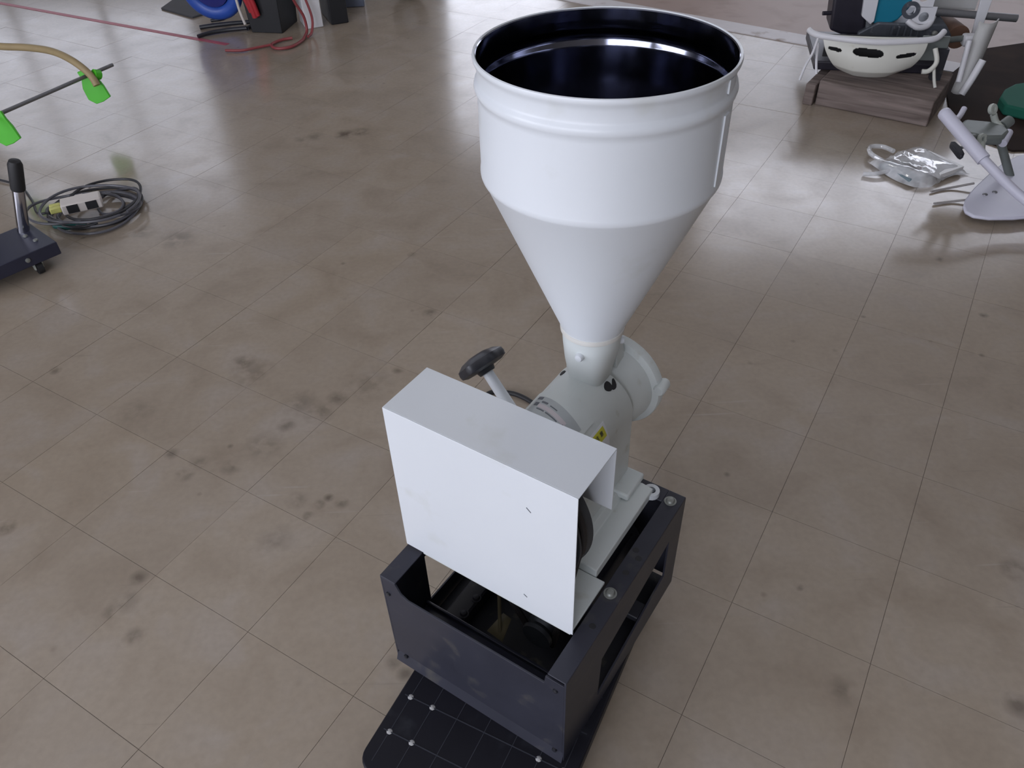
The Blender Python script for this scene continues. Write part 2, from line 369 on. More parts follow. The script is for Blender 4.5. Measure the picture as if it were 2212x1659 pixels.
def wall(name, a0, a1, side):
    """one wall with its window openings; the windows of a bay stand above each other"""
    t = .25; mb = MB()
    def bx(u0, u1, z0, z1):
        if u1 - u0 < 1e-4 or z1 - z0 < 1e-4: return
        if side == 'far': mb.box(u0, u1, YF, YF + t, z0, z1)
        elif side == 'near': mb.box(u0, u1, YN - t, YN, z0, z1)
        elif side == 'left': mb.box(XL - t, XL, u0, u1, z0, z1)
        else: mb.box(XR, XR + t, u0, u1, z0, z1)
    bays = {}
    for w in WINDOWS:
        if w[0] == side: bays.setdefault((w[1], w[2]), []).append((w[3], w[4]))
    x = a0
    for (u0, u1) in sorted(bays):
        bx(x, u0, 0, ZC); z = 0
        for (z0, z1) in sorted(bays[(u0, u1)]): bx(u0, u1, z, z0); z = z1
        bx(u0, u1, z, ZC); x = u1
    bx(x, a1, 0, ZC)
    return structure(obj(name, mb, WALLM, flat=True))
wall('wall_far', XL, XR, 'far'); wall('wall_near', XL, XR, 'near'); wall('wall_left', YN, YF, 'left'); wall('wall_right', YN, YF, 'right')
structure(obj('ceiling', MB().box(XL, XR, YN, YF, ZC, ZC + .2), CEILM, flat=True))
for k, (side, a0, a1, z0, z1, rad) in enumerate(WINDOWS):
    mb = MB(); w = .05; d = .03
    def bar(u0, u1, q0, q1, dd=d):
        if side == 'left': mb.box(XL - .03 - dd, XL - .03 + dd, u0, u1, q0, q1)
        else: y = YF + .03 if side == 'far' else YN - .03; mb.box(u0, u1, y - dd, y + dd, q0, q1)
    for (xx0, xx1, zz0, zz1) in ((a0, a0 + w, z0, z1), (a1 - w, a1, z0, z1), (a0 + w, a1 - w, z0, z0 + w), (a0 + w, a1 - w, z1 - w, z1)): bar(xx0, xx1, zz0, zz1)
    nm = max(1, round((a1 - a0) / 0.95))
    for q in range(1, nm):
        xm = a0 + (a1 - a0) * q / nm; bar(xm - w / 2, xm + w / 2, z0 + w, z1 - w)
    zm = (z0 + z1) / 2
    for q in range(nm): bar(a0 + (a1 - a0) * q / nm + w, a0 + (a1 - a0) * (q + 1) / nm - w, zm - .02, zm + .02, d * .8)
    structure(obj('window_%d' % (k + 1), mb, FRAMEM, flat=True))
for k, (x, y) in enumerate(((-1.6, -0.6), (1.4, -0.4), (-0.4, 4.6), (0.5, 6.6))):
    t = thing('ceiling_light', ['twin fluorescent ceiling light behind the camera on its left', 'twin fluorescent ceiling light behind the camera on its right',
              'twin fluorescent ceiling light over the middle of the workshop', 'twin fluorescent ceiling light farthest from the camera'][k], 'ceiling light', (x, y, ZC), R(12), 'fluorescent ceiling lights')
    obj('housing', MB().box(-.62, .62, -.12, .12, -.07, 0), LAMPW, t)
    for s in (-1, 1): obj('tube', MB().cyl((-.58, s * .07, -.09), (.58, s * .07, -.09), .016, n=10), TUBEM, t)

# ------------------------------------------------------------------ flour mill on its stand
MX, MY, MYAW = 0.0704, 0.6517, -0.6066
mill = thing('flour_mill', 'cream flour mill with tall funnel hopper on black steel stand', 'mill', (MX, MY, 0), MYAW)
FW, FD, ZB, ZT = 0.397, 0.468, 0.075, 0.358
# --- black stand
fl = MB()
for s in (0, 1):
    x0, x1 = (-0.036, 0.0) if s == 0 else (-FW, -FW + .036)
    fl.box(x0, x1, 0.0, FD, ZT - .004, ZT)
fl.box(-FW + .036, -.036, FD - .035, FD, ZT - .004, ZT)
stand = obj('stand_frame', fl, BLACKP, mill, bevel=.0012, label='black painted steel stand frame')
slot = [(.125, .118), (.41, .165), (.408, .283), (.131, .243)]
for x0, x1 in ((-.004, 0), (-FW, -FW + .004)):
    inner = slot if x1 == 0 else [(.117, .136), (.405, .122), (.405, .280), (.117, .282)]
    obj('side_panel', MB().holed([(0, ZB), (FD, ZB), (FD, ZT - .004), (0, ZT - .004)], inner, YZ, x0, x1), BLACKP, stand, bevel=.0006)
fp = [(-FW + .004, ZB + .03), (-FW + .004, ZT - .004), (-.362, ZT - .004), (-.352, .331), (-.337, .321), (-.043, .321), (-.040, .345), (-.004, .345), (-.004, ZB + .03)]
front = obj('front_panel', MB().prism(fp, XZ, 0.0, .004), BLACKP, stand, bevel=.0006)
obj('bottom_lip', MB().prism([(0.004, ZB + .03), (-.006, ZB), (-.002, ZB - .0), (.008, ZB + .03)], YZ, -FW + .002, -.002), BLACKP, stand)
obj('rear_panel', MB().box(-FW + .004, -.004, FD - .004, FD, ZB + .02, ZT - .004), BLACKP, stand)
for x in (-.33, -.075):
    rl = MB().prism([(x - .022, .10), (x - .022, .13), (x - .018, .134), (x + .018, .134), (x + .022, .13), (x + .022, .10)], XZ, .006, FD - .006)
    obj('motor_rail', rl, BLACKD, stand)
obj('inner_tray', MB().box(-FW + .006, -.005, .01, FD - .006, .082, .086), BLACKD, stand)
mo = obj('motor', MB().lathe([(.0002, .215), (.050, .215), (.074, .222), (.078, .232), (.078, .41), (.070, .425), (.0002, .428)], 40, (-.135, 0, .212), (0, 1, 0)), BLACKPL, stand, label='black electric motor')
for k in range(14):
    a_ = R(20 + 320 * k / 13 - 70)
    obj('cooling_fin', MB().box(-.0015, .0015, .24, .40, .076, .083, Matrix.Translation((-.135, 0, .212)) @ Matrix.Rotation(a_, 4, 'Y')), BLACKPL, mo)
obj('motor_pulley', MB().lathe([(.0002, .12), (.030, .12), (.032, .128), (.026, .137), (.032, .146), (.030, .154), (.012, .156), (.012, .216), (.0002, .216)], 32, (-.135, 0, .212), (0, 1, 0)), IRON, mo)
cb = MB().box(-FW + .005, -.005, .075, .105, .128, .140); cb.box(-FW + .005, -.005, .098, .105, .10, .150)
obj('cross_bar', cb, NAVY, stand, bevel=.002)
obj('cross_bar', MB().box(-FW + .005, -.005, .30, .34, .13, .145), BLACKD, stand, bevel=.002)
def bolt(x, y, z, r=.009, h=.007, par=None, washer=True, m=BOLT):
    mb = MB()
    if washer: mb.lathe([(.0002, 0), (r * 1.35, 0), (r * 1.35, .0016), (r, .0018)], 20, (x, y, z))
    mb.lathe([(r, .0015), (r * .98, h * .45), (r * .7, h * .85), (.0002, h)], 20, (x, y, z))
    return obj('bolt', mb, m, par)
bolt(-.0215, .1905, ZT, par=stand); bolt(-.022, .4416, ZT, par=stand); bolt(-.375, .19, ZT, par=stand); bolt(-.375, .44, ZT, par=stand)
bolt(-.315, .17, .134, .008, par=stand, m=BLACKD); bolt(-.315, .125, .134, .008, par=stand, m=BLACKD)
for x, y in ((-.0165, .116), (-.0185, .245), (-.013, .285), (-.026, .30)):
    obj('bolt_hole', MB().lathe([(.0002, .0004), (.0058, .0004), (.0062, 0)], 16, (x, y, ZT)), RUBBER, stand)
for x, z in ((-.383, .31), (-.372, .098), (-.02, .10), (-.02, .318)):
    obj('bolt', MB().lathe([(.005, 0), (.0045, .003), (.0002, .004)], 14, (x, 0, z), (0, -1, 0)), BLACKPL, stand)
# --- cream base casting
bp_ = MB().box(-.358, -.0395, .0805, .2035, ZT, ZT + .006)
base = obj('base_plate', bp_, CAST, mill, bevel=.0015)
rl = [(-.342, ZT), (-.342, ZT + .022), (-.318, ZT + .026), (-.300, ZT + .022), (-.292, ZT + .038), (-.108, ZT + .038), (-.100, ZT + .022), (-.082, ZT + .026), (-.058, ZT + .022), (-.058, ZT)]
obj('slide_base', MB().prism(rl, XZ, .2045, .435), CAST, base, bevel=.002)
obj('mounting_foot', MB().box(-.316, -.084, .375, .446, ZT + .026, ZT + .042), CAST, base, bevel=.004)
ear = MB().lathe([(.0085, 0), (.0165, 0), (.0165, .012), (.0085, .012)], 20, (-.062, .437, ZT + .002), closed=True)
obj('bolt_ear', ear, CREAM, base); bolt(-.062, .437, ZT + .004, .0085, .012, base, False, ENGINE)
# --- machine body: arched shell
def arch(hw, z0, zt, rc, crown=.010, n=10):
    pts = [(-hw, z0), (-hw * .985, zt - rc)]
    for k in range(1, n + 1):
        a = math.pi - (math.pi / 2) * k / n; pts.append((-hw + rc + rc * math.cos(a), zt - rc + rc * math.sin(a)))
    for k in range(1, 6): u = -1 + k / 3.0; pts.append(((hw - rc) * u, zt + crown * (1 - u * u)))
    for k in range(0, n): a = math.pi / 2 - (math.pi / 2) * k / n; pts.append((hw - rc + rc * math.cos(a), zt - rc + rc * math.sin(a)))
    pts += [(hw * .985, zt - rc), (hw, z0)]
    return [(x - .2, z) for x, z in pts]
body = obj('body', MB().prism(arch(.083, ZT + .036, .630, .083, 0), XZ, .205, .440), CAST, mill, bevel=.003)
BR, BZ = .083, .547
def top_z(x): return BZ + math.sqrt(max(0, BR * BR - (x + .2) ** 2))
def top_n(x):
    nx = max(-1, min(1, (x + .2) / BR)); return nx, math.sqrt(max(0, 1 - nx * nx))
def patch(name, x0, x1, y0, y1, m, par, off=.0006, n=18, skew=0.0, **kw):
    """thin film lying on the arched top"""
    vs = []; fs = []
    for k in range(n + 1):
        x = x0 + (x1 - x0) * k / n; nx, nz = top_n(x)
        for y in (y0, y1):
            for o_ in (0.0, off): vs.append((x + nx * o_, y + skew * (x - x0), top_z(x) + nz * o_))
    for k in range(n):
        a = k * 4; b2 = a + 4
        fs += [(a + 1, b2 + 1, b2 + 3, a + 3), (a, a + 2, b2 + 2, b2), (a, b2, b2 + 1, a + 1), (a + 2, a + 3, b2 + 3, b2 + 2)]
    fs += [(0, 1, 3, 2), (n * 4, n * 4 + 2, n * 4 + 3, n * 4 + 1)]
    return obj(name, MB().add(vs, fs), m, par, **kw)
patch('raised_pad', -.268, -.143, .210, .352, CAST, body, .0018, skew=-.20)
SK = -.36
lab = patch('maker_label', -.254, -.150, .282, .331, LABELG, body, .0026, skew=SK, label='grey printed label on the arched top')
def onlab(name, x0, x1, y0, y1, m, off):
    patch(name, x0, x1, y0 + SK * (x0 + .254), y1 + SK * (x0 + .254), m, lab, off, n=8, skew=SK)
onlab('print', -.238, -.172, .301, .311, LABELP, .0029)
for (x0, x1, y0, y1, m) in ((-.249, -.240, .304, .313, INKG), (-.176, -.163, .291, .303, INKG), (-.236, -.222, .315, .319, INKG), (-.215, -.198, .315, .317, INKG),
                            (-.236, -.218, .2965, .299, INKG), (-.214, -.186, .2965, .299, INKG), (-.252, -.240, .322, .329, INKG), (-.168, -.152, .305, .325, LABELG)):
    onlab('print', x0, x1, y0, y1, m, .0031)
stk = patch('caution_sticker', -.1345, -.1172, .255, .347, STICKW, body, .0010, skew=-.2, label='white sticker with a yellow band')
patch('yellow_band', -.1318, -.1222, .255, .3395, STICKY, stk, .0014)
LX = -.1270
def txt(name, s, size, M, m, par):
    cu = bpy.data.curves.new(name, 'FONT'); cu.body = s; cu.size = size; cu.align_x = 'CENTER'; cu.align_y = 'CENTER'; cu.extrude = .0002
    t = bpy.data.objects.new(name, cu); C.objects.link(t)
    dg = bpy.context.evaluated_depsgraph_get(); me = bpy.data.meshes.new_from_object(t.evaluated_get(dg))
    bpy.data.objects.remove(t); me.transform(M); me.materials.clear(); me.materials.append(m)
    o = bpy.data.objects.new(name, me); C.objects.link(o); o.parent = par; return o
for s, yy in (('\u6ce8', .3125), ('\u610f', .3275)):
    xc = LX; nx, nz = top_n(xc); zz = top_z(xc)
    ez = Vector((nx, 0, nz)); ex = Vector((0, 1, 0)); ey = ez.cross(ex)
    p = Vector((xc, yy, zz)) + ez * .0022
    M = Matrix(((ex.x, ey.x, ez.x, p.x), (ex.y, ey.y, ez.y, p.y), (ex.z, ey.z, ez.z, p.z), (0, 0, 0, 1)))
    txt('lettering', s, .0105, M, INK, stk)
# rear collar with its dark gaps
for x, y, sx, sy, rz in ((-.254, .411, .0058, .0080, .3), (-.1590, .4105, .0085, .0105, .5), (-.1540, .4240, .0045, .0120, .6)):
    nx, nz = top_n(x)
    ez = Vector((nx, 0, nz)); ex = Vector((0, 1, 0)); ey = ez.cross(ex); vs = []
    for k in range(14):
        a = 2 * math.pi * k / 14; u, w = sy * math.cos(a), sx * math.sin(a)
        u, w = u * math.cos(rz) - w * math.sin(rz), u * math.sin(rz) + w * math.cos(rz) + .25 * u * u / sy
        vs.append(Vector((x, y, top_z(x))) + ex * u + ey * w + ez * .0012)
    vs2 = [v - ez * .004 for v in vs]
    obj('gap_hole', MB().add(vs + vs2, [tuple(range(14)), tuple(reversed(range(14, 28)))] + [(k, (k + 1) % 14, 14 + (k + 1) % 14, 14 + k) for k in range(14)]), RUBBER, body)
# --- grinding head behind the body
HC = (-.2, 0, .548)
hd = MB().lathe([(.060, .436), (.074, .452), (.086, .480), (.090, .502), (.1015, .506), (.1035, .510), (.1035, .524), (.100, .528), (.060, .530), (.0002, .532)], 56, HC, (0, 1, 0))
head = obj('grinding_head', hd, CAST, mill)
for a in (12, 132, 252):
    p = Vector((HC[0] + .105 * math.cos(R(a)), 0, HC[2] + .105 * math.sin(R(a))))
    obj('bolt_lug', MB().lathe([(.0002, .498), (.009, .498), (.0115, .502), (.0115, .528), (.009, .532), (.0002, .532)], 18, p, (0, 1, 0)), CAST, head)
rib = MB().prism([(.452, .60), (.452, .655), (.462, .662), (.505, .640), (.505, .60)], YZ, -.204, -.196)
obj('web', rib, CAST, head, bevel=.002)
# --- spout between hopper and body
HX, HY = -.2035, .4225
def squircle(r, sq, n=40):
    out = []
    for k in range(n):
        a = 2 * math.pi * k / n; c, s_ = math.cos(a), math.sin(a)
        e = 2 + sq * 4; d = (abs(c) ** e + abs(s_) ** e) ** (-1 / e); out.append((r * d * c, r * d * s_))
    return out
vs = []; fs = []; rings = [(.590, .0310, .5), (.615, .0325, .5), (.640, .0365, .4), (.670, .0430, .25), (.705, .0500, .05), (.729, .0530, 0)]
for z, r_, sq in rings:
    vs += [(HX + x, HY + y, z) for x, y in squircle(r_, sq)]
for q in range(len(rings) - 1):
    for k in range(40): l = (k + 1) % 40; fs.append((q * 40 + k, q * 40 + l, q * 40 + 40 + l, q * 40 + 40 + k))
spout = obj('feed_spout', MB().add(vs, fs), CAST, mill)
obj('spout_rim', MB().lathe([(.0525, .728), (.0545, .7285), (.0560, .730), (.0565, .7345), (.0560, .738), (.0540, .739), (.0525, .735)], 48, (HX, HY, 0), closed=True), RIMCREAM, spout, label='yellowed chipped rim')
for a in (275, 155, 35):
    d = Vector((math.cos(R(a)), math.sin(R(a)), 0))
    obj('bolt', MB().lathe([(.008, -.004), (.008, .004), (.006, .007), (.0002, .008)], 14, Vector((HX, HY, .7)) + d * .0505, d), CREAM, spout)
obj('web', MB().prism([(.462, .600), (.462, .69), (.470, .70), (.492, .645), (.492, .60)], YZ, -.178, -.170), CAST, spout, bevel=.002)
# --- hopper
out = [(.0518, .724), (.0530, .7355), (.1755, 1.0265), (.1784, 1.0300), (.1794, 1.0330), (.1797, 1.0365), (.1794, 1.0400), (.1784, 1.0425), (.1782, 1.1480),
       (.1784, 1.1545), (.1812, 1.1580), (.1826, 1.1635), (.1812, 1.1690), (.1786, 1.1722), (.1776, 1.1760), (.1778, 1.1900), (.1795, 1.1960), (.1822, 1.1990), (.1830, 1.2030), (.1820, 1.2062), (.1800, 1.2070), (.1786, 1.2055)]
inn = [(.1786, 1.2052), (.1774, 1.2040), (.1768, 1.1900), (.1763, 1.1780), (.1772, 1.1735), (.1796, 1.1690), (.1806, 1.1630), (.1796, 1.1570), (.1772, 1.1520), (.1764, 1.1480), (.1764, 1.0440), (.1735, 1.0265), (.0505, .7355), (.0500, .724)]
hop = obj('hopper', MB().lathe(out, 128, (HX, HY, 0)), CREAM, mill)
obj('steel_lining', MB().lathe(inn, 128, (HX, HY, 0)), STEEL, hop, label='shiny stainless steel inside of the hopper')
a = R(3); sm = MB()
for (r0, r1, z0, z1) in ((.1775, .1806, 1.045, 1.147), (.1770, .1800, 1.176, 1.194)):
    for da, rr in ((0, r1),):
        v0 = []
        for k in range(5):
            aa = a + R(-2.6 + 5.2 * k / 4)
            for r_, z in ((r0, z0), (rr, z0), (rr, z1), (r0, z1)): v0.append((HX + r_ * math.cos(aa), HY + r_ * math.sin(aa), z))
        ff = []
        for k in range(4):
            o_ = k * 4
            ff += [(o_ + i, o_ + (i + 1) % 4, o_ + 4 + (i + 1) % 4, o_ + 4 + i) for i in range(4)]
        ff += [(0, 3, 2, 1), (16, 17, 18, 19)]
        sm.add(v0, ff)
obj('lap_seam', sm, CREAM, hop)
# --- lever with black hand knob
kn = Vector((-.391, .350, .6075)); dr = Vector((-.744, .172, .643)).normalized(); r0 = kn - dr * .16
lev = obj('lever_rod', MB().cyl(r0, kn, .0125, .0105, 18), CREAM, mill)
prof = [(.0002, -.012), (.016, -.012), (.019, -.004), (.036, -.003), (.046, .001), (.0475, .008), (.046, .016), (.034, .024), (.018, .028), (.0002, .029)]
kb = MB().lathe(prof, 48, kn, dr)
e1 = (Vector((0, 0, 1)) - dr * dr.z).normalized(); e2 = dr.cross(e1)
kv = []
for v in kb.v:
    d = Vector(v) - kn; h = d.dot(dr); rv = d - dr * h; ang = math.atan2(rv.dot(e2), rv.dot(e1)); s = 1.0 + (.05 * math.cos(6 * ang) if rv.length > .03 else 0)
    kv.append(kn + dr * h + rv * s)
kb.v = kv
obj('hand_knob', kb, BLACKPL, lev, label='black plastic hand knob')
# --- pulley, shaft and belt
PC = Vector((-.2, .126, .545)); RP = .155
pp = [(.020, 0), (RP - .030, 0), (RP - .026, -.010), (RP - .002, -.010), (RP, -.008), (RP - .012, .008), (RP - .012, .014), (RP, .030), (RP - .002, .032), (RP - .026, .032), (RP - .030, .022), (.020, .022)]
pul = obj('pulley', MB().lathe(pp, 80, PC, (0, 1, 0)), IRON, mill)
obj('hub', MB().lathe([(.0002, -.020), (.026, -.020), (.028, -.016), (.028, .040), (.0002, .040)], 32, PC, (0, 1, 0)), BOLT, pul)
obj('shaft', MB().cyl((PC.x, .165, PC.z), (PC.x, .21, PC.z), .014, n=20), BOLT, pul)
bl = []
rb = RP - .008; y = PC.y + .011
for k in range(0, 25): a_ = R(200 - 220 * k / 24); bl.append((PC.x + rb * math.cos(a_), y, PC.z + rb * math.sin(a_)))
lo = Vector((-.135, y, .212)); rl_ = .0315
for k in range(0, 11): a_ = R(-12 - 156 * k / 10); bl.append((lo.x + rl_ * math.cos(a_), y, lo.z + rl_ * math.sin(a_)))
obj('drive_belt', MB().tube(bl, .0065, 8, 2, True), BELT, mill)
# --- belt cover: folded sheet, tall front, shorter back
CX0, CX1, CY0, CY1, CZT, CZB = -.395, -.034, .0785, .1955, .717, .366
t_ = .0018
cov = obj('belt_cover', MB().box(CX0, CX1, CY0, CY0 + t_, CZB, CZT), CREAM, mill, bevel=.0008)
obj('cover_top', MB().box(CX0, CX1, CY0 + t_, CY1, CZT - t_, CZT), CREAM, cov, bevel=.0006)
obj('cover_back', MB().box(CX0, CX1, CY1 - t_, CY1, .577, CZT - t_), CREAM, cov)
for x, z, w, h, rr in ((-.118, .640, .011, .0018, .75), (-.128, .408, .008, .002, .6)):
    M = Matrix.Translation((x, CY0 - .0002, z)) @ Matrix.Rotation(rr, 4, 'Y')
    obj('paint_chip', MB().box(-w / 2, w / 2, -.0002, .0004, -h / 2, h / 2, M), INKG, cov)
for x in (-.33, -.10): obj('bolt', MB().lathe([(.006, 0), (.005, .003), (.0002, .004)], 12, (x, CY1, .64), (0, 1, 0)), BOLT, cov)
# paper scrap and wedge seen inside the stand
obj('paper_scrap', MB().add([(-.245, .11, .152), (-.205, .106, .152), (-.212, .150, .170), (-.235, .155, .165)], [(0, 1, 2, 3)]), YELLOWBELT, stand, solid=.001, label='dirty yellow paper scrap')
obj('stay_rod', MB().cyl((-.26, .18, .23), (-.22, .12, .155), .004, n=8), YELLOWBELT, stand)

# ------------------------------------------------------------------ dolly under the mill
DA = R(7.0)
dl = thing('dolly', 'flat black plastic dolly with pale studs, under the mill stand', 'dolly',
           (MX + math.cos(MYAW) * -.325 - math.sin(MYAW) * -.215, MY + math.sin(MYAW) * -.325 + math.cos(MYAW) * -.215, 0), MYAW + DA)
DWd, DLn, rc = .38, .56, .035
poly = []
for cx_, cy_, a0 in ((DWd - rc, rc, -90), (DWd - rc, DLn - rc, 0), (rc, DLn - rc, 90), (rc, rc, 180)):
    for k in range(7): a_ = R(a0 + 15 * k); poly.append((cx_ + rc * math.cos(a_), cy_ + rc * math.sin(a_)))
deck = obj('deck', MB().prism(poly, XY, .042, .0742), DOLLYM, dl, bevel=.004, seg=3)
gr = MB()
for x in (.025, .075, .13, .19, .25, .305, .355): gr.box(x - .0007, x + .0007, .02, DLn - .02, .0740, .07475)
for yv in (.081, .158, .24, .32, .402, .479): gr.box(.012, DWd - .012, yv - .0010, yv + .0010, .0740, .0749)
obj('tread_ribs', gr, mat('dolly_rib', (.035, .038, .05), .5, spec=0.3), deck)
for x in (.025, .075, .305, .355):
    for yv in (.081, .158, .402, .479):
        obj('stud', MB().lathe([(.0058, 0), (.005, .0006), (.0002, .0009)], 14, (x, yv, .0742)), PALEST, deck)
for x in (.06, .32):
    for yv in (.12, .46):
        cs = obj('caster', MB().box(-.016, .016, -.018, .018, .030, .043, Matrix.Translation((x, yv, 0))), CASTERG, dl)
        obj('wheel', MB().cyl((x - .009, yv, .019), (x + .009, yv, .019), .019, n=20), RUBBER, cs)

# ------------------------------------------------------------------ cord behind the mill
pc = MB().tube([(-.08, 1.36, .0075), (-.12, 1.52, .0075), (-.115, 1.68, .0075), (-.071, 1.755, .0075), (-.02, 1.758, .0075), (.02, 1.742, .0075), (.06, 1.705, .0075), (.10, 1.64, .0075), (.11, 1.52, .0075)], .0072, 10, 6)
tag(obj('power_cord', pc, RUBBER), 'black power cord on the floor behind the lever of the mill', 'cord')

# ------------------------------------------------------------------ left middle: caster stand, cable bundle, boom with green flaps
cs = thing('caster_stand', 'dark navy stand base with post and caster at left edge of the photo', 'stand', (-1.634, 2.563, 0), 0)
e_b = Vector((-.166, .151, 0)).normalized(); e_l = Vector((-.151, -.166, 0)).normalized()
def PL(a, b, z): v = e_b * a + e_l * b; return (v.x, v.y, z)
vs = [PL(a, b, z) for z in (.050, .100) for a, b in ((0, 0), (.225, 0), (.225, .34), (0, .34))]
obj('base_box', MB().add(vs, [(0, 3, 2, 1), (4, 5, 6, 7), (0, 1, 5, 4), (1, 2, 6, 5), (2, 3, 7, 6), (3, 0, 4, 7)]), NAVY, cs, bevel=.003)
tb = Vector((-.160, .090, .098)); tt = Vector((-.075, .095, .375))
obj('post', MB().cyl(tb, tb + (tt - tb) * .60, .021, n=24), CHROME, cs, label='shiny grey lower post')
obj('grip', MB().lathe([(.0002, 0), (.0235, 0), (.0245, .006), (.0245, .098), (.019, .112), (.0002, .115)], 24, tb + (tt - tb) * .60, tt - tb), RUBBER, cs, label='black rubber grip')
obj('second_post', MB().cyl((-.30, .06, .098), (-.275, .075, .30), .021, n=20), RUBBER, cs, label='black post')
for a_, b_, z_ in ((.13, .055, .1), (.07, .045, .1), (.10, .19, .1)):
    obj('bolt', MB().lathe([(.0085, 0), (.008, .004), (.0002, .006)], 14, PL(a_, b_, z_)), BOLT, cs)
pb = Vector(PL(0, .115, .078)); obj('bolt', MB().lathe([(.0085, 0), (.008, .004), (.0002, .006)], 14, pb, -e_b), BOLT, cs)
for (a_, b_) in ((.03, .085), (.19, .06), (.10, .29)):
    c0 = Vector(PL(a_, b_, 0)); fk = MB()
    for s in (-1, 1): fk.prism([(-.018, .052), (.018, .052), (.012, .020), (-.004, .016)], lambda p, q, t: tuple(c0 + e_b * (-p * 1.0) + e_l * t + Vector((0, 0, q))), s * .014 - .0015, s * .014 + .0015)
    ck = obj('caster', fk, CASTERG, cs, label='pale grey caster fork')
    obj('wheel', MB().cyl(c0 + e_l * -.010 - e_b * .004 + Vector((0, 0, .024)), c0 + e_l * .010 - e_b * .004 + Vector((0, 0, .024)), .0238, n=24), RUBBER, ck)

bn = thing('extension_cord', 'tangled grey extension cord with beige outlet box beside the caster stand', 'cord', (-1.70, 2.97, 0), 0)
rn = random.Random(5)
for q in range(8):
    cx_, cy_ = rn.uniform(-.05, .06), rn.uniform(-.035, .035); ra, rb_ = rn.uniform(.12, .20), rn.uniform(.11, .18); ph = rn.uniform(0, 6)
    pts = []
    for k in range(26):
        a_ = ph + k * (2 * math.pi * .97 / 25); pts.append((cx_ + ra * math.cos(a_), cy_ + rb_ * math.sin(a_), .008 + .0055 * q + .004 * math.sin(3 * a_ + q)))
    obj('cable_loop', MB().tube(pts, .0055, 8, 2), CORDG if q % 3 else CORDB, bn)
lp = [(.10 + .075 * math.cos(k / 16 * 6.28), .06 + .11 * math.sin(k / 16 * 6.28), .014 + .006 * math.sin(k)) for k in range(16)]
obj('cable_loop', MB().tube(lp, .006, 8, 3, True), CORDG, bn)
obj('cable_tail', MB().tube([(-.13, .02, .008), (-.20, -.02, .008), (-.28, .10, .008), (-.40, .24, .008), (-.60, .34, .008)], .005, 8, 6), CORDB, bn)
bm_ = Matrix.Translation((.005, -.045, .062)) @ Matrix.Rotation(R(24), 4, 'Z')
ob = obj('outlet_box', MB().box(-.075, .075, -.036, .036, -.022, .022, bm_), BEIGE, bn, bevel=.006, label='beige outlet box')
for xx in (-.034, .036):
    obj('socket', MB().box(xx - .021, xx + .021, -.0375, -.030, -.0165, .0165, bm_), RUBBER, ob, label='dark square socket')
obj('boss', MB().box(-.02, .012, .036, .048, -.01, .018, bm_), BEIGE, ob, bevel=.003)
for yy in (-.012, .016):
    obj('yellow_plug', MB().box(-.118, -.076, yy - .010, yy + .010, -.012, .012, bm_), YELLOW, bn, bevel=.004, label='pale yellow plug')
obj('teal_tape', MB().tube([(-.085, -.135, .016), (-.03, -.150, .016), (.04, -.135, .016)], .013, 10, 4), TEALT, bn, label='dark teal tape round the cable')
obj('plug_end', MB().cyl((-.09, .19, .012), (-.07, .19, .012), .011, n=12), BEIGE, bn)

bo = thing('sprayer_boom', 'thin grey rod with tan bent hose and two bright green rubber flaps', 'boom', (-1.9, 3.8, 0), 0)
obj('rod', MB().cyl((-.75, -1.36, .25), (.035, .15, .25), .0085, n=12), GREYST, bo)
obj('hose', MB().tube([(-1.35, .50, .02), (-1.15, .44, .16), (-.85, .36, .30), (-.673, .297, .33), (-.505, .226, .33), (-.351, .178, .335), (-.205, .110, .335), (-.085, .03, .315), (-.01, -.01, .265), (.015, -.03, .22)], .0165, 14, 8), TAN, bo)
def flap(p, yawd):
    e = Vector((math.cos(R(yawd)), math.sin(R(yawd)), 0)); z = Vector((0, 0, 1)); n_ = e.cross(z)
    pts = [(-.050, .030), (-.02, .040), (.035, .035), (.040, .0), (.058, -.03), (.082, -.078), (.045, -.098), (.01, -.108), (-.030, -.092), (-.050, -.045), (-.042, .0)]
    mb = MB().prism(pts, lambda a_, b_, t: tuple(Vector(p) + e * a_ + z * b_ + n_ * (t + .06 * (b_ / .15) ** 2)), -.006, .006)
    return obj('flap', mb, GREEN, bo, bevel=.003, label='bright green rubber flap')
flap((-.030, .02, .235), -8); flap((-.262, -.42, .235), -8)
obj('collar', MB().cyl((.004, .000, .262), (.020, .022, .250), .022, n=16), GREEN, bo)
obj('leg', MB().cyl((-.70, -1.26, 0), (-.70, -1.26, .25), .012, n=12), GREYST, bo)

# ------------------------------------------------------------------ floor tape and the things along the top left
tp = MB()
line = [(-6.0, 7.45), (-4.4, 6.53), (-3.454, 5.995), (-2.65, 5.535), (-1.826, 5.082), (-1.62, 4.965)]
for (a0, a1) in ((0.0, .46), (.488, .999)):
    L_ = Vector(line[-1]) - Vector(line[0]); n_ = Vector((-L_.y, L_.x)).normalized() * .017
    p, q = Vector(line[0]) + L_ * a0, Vector(line[0]) + L_ * a1
    tp.prism([tuple(p - n_), tuple(q - n_), tuple(q + n_), tuple(p + n_)], XY, 0.0002, .0016)
tag(obj('floor_tape', tp, REDLINE, flat=True), 'worn red tape line on the floor at the top left', 'tape')

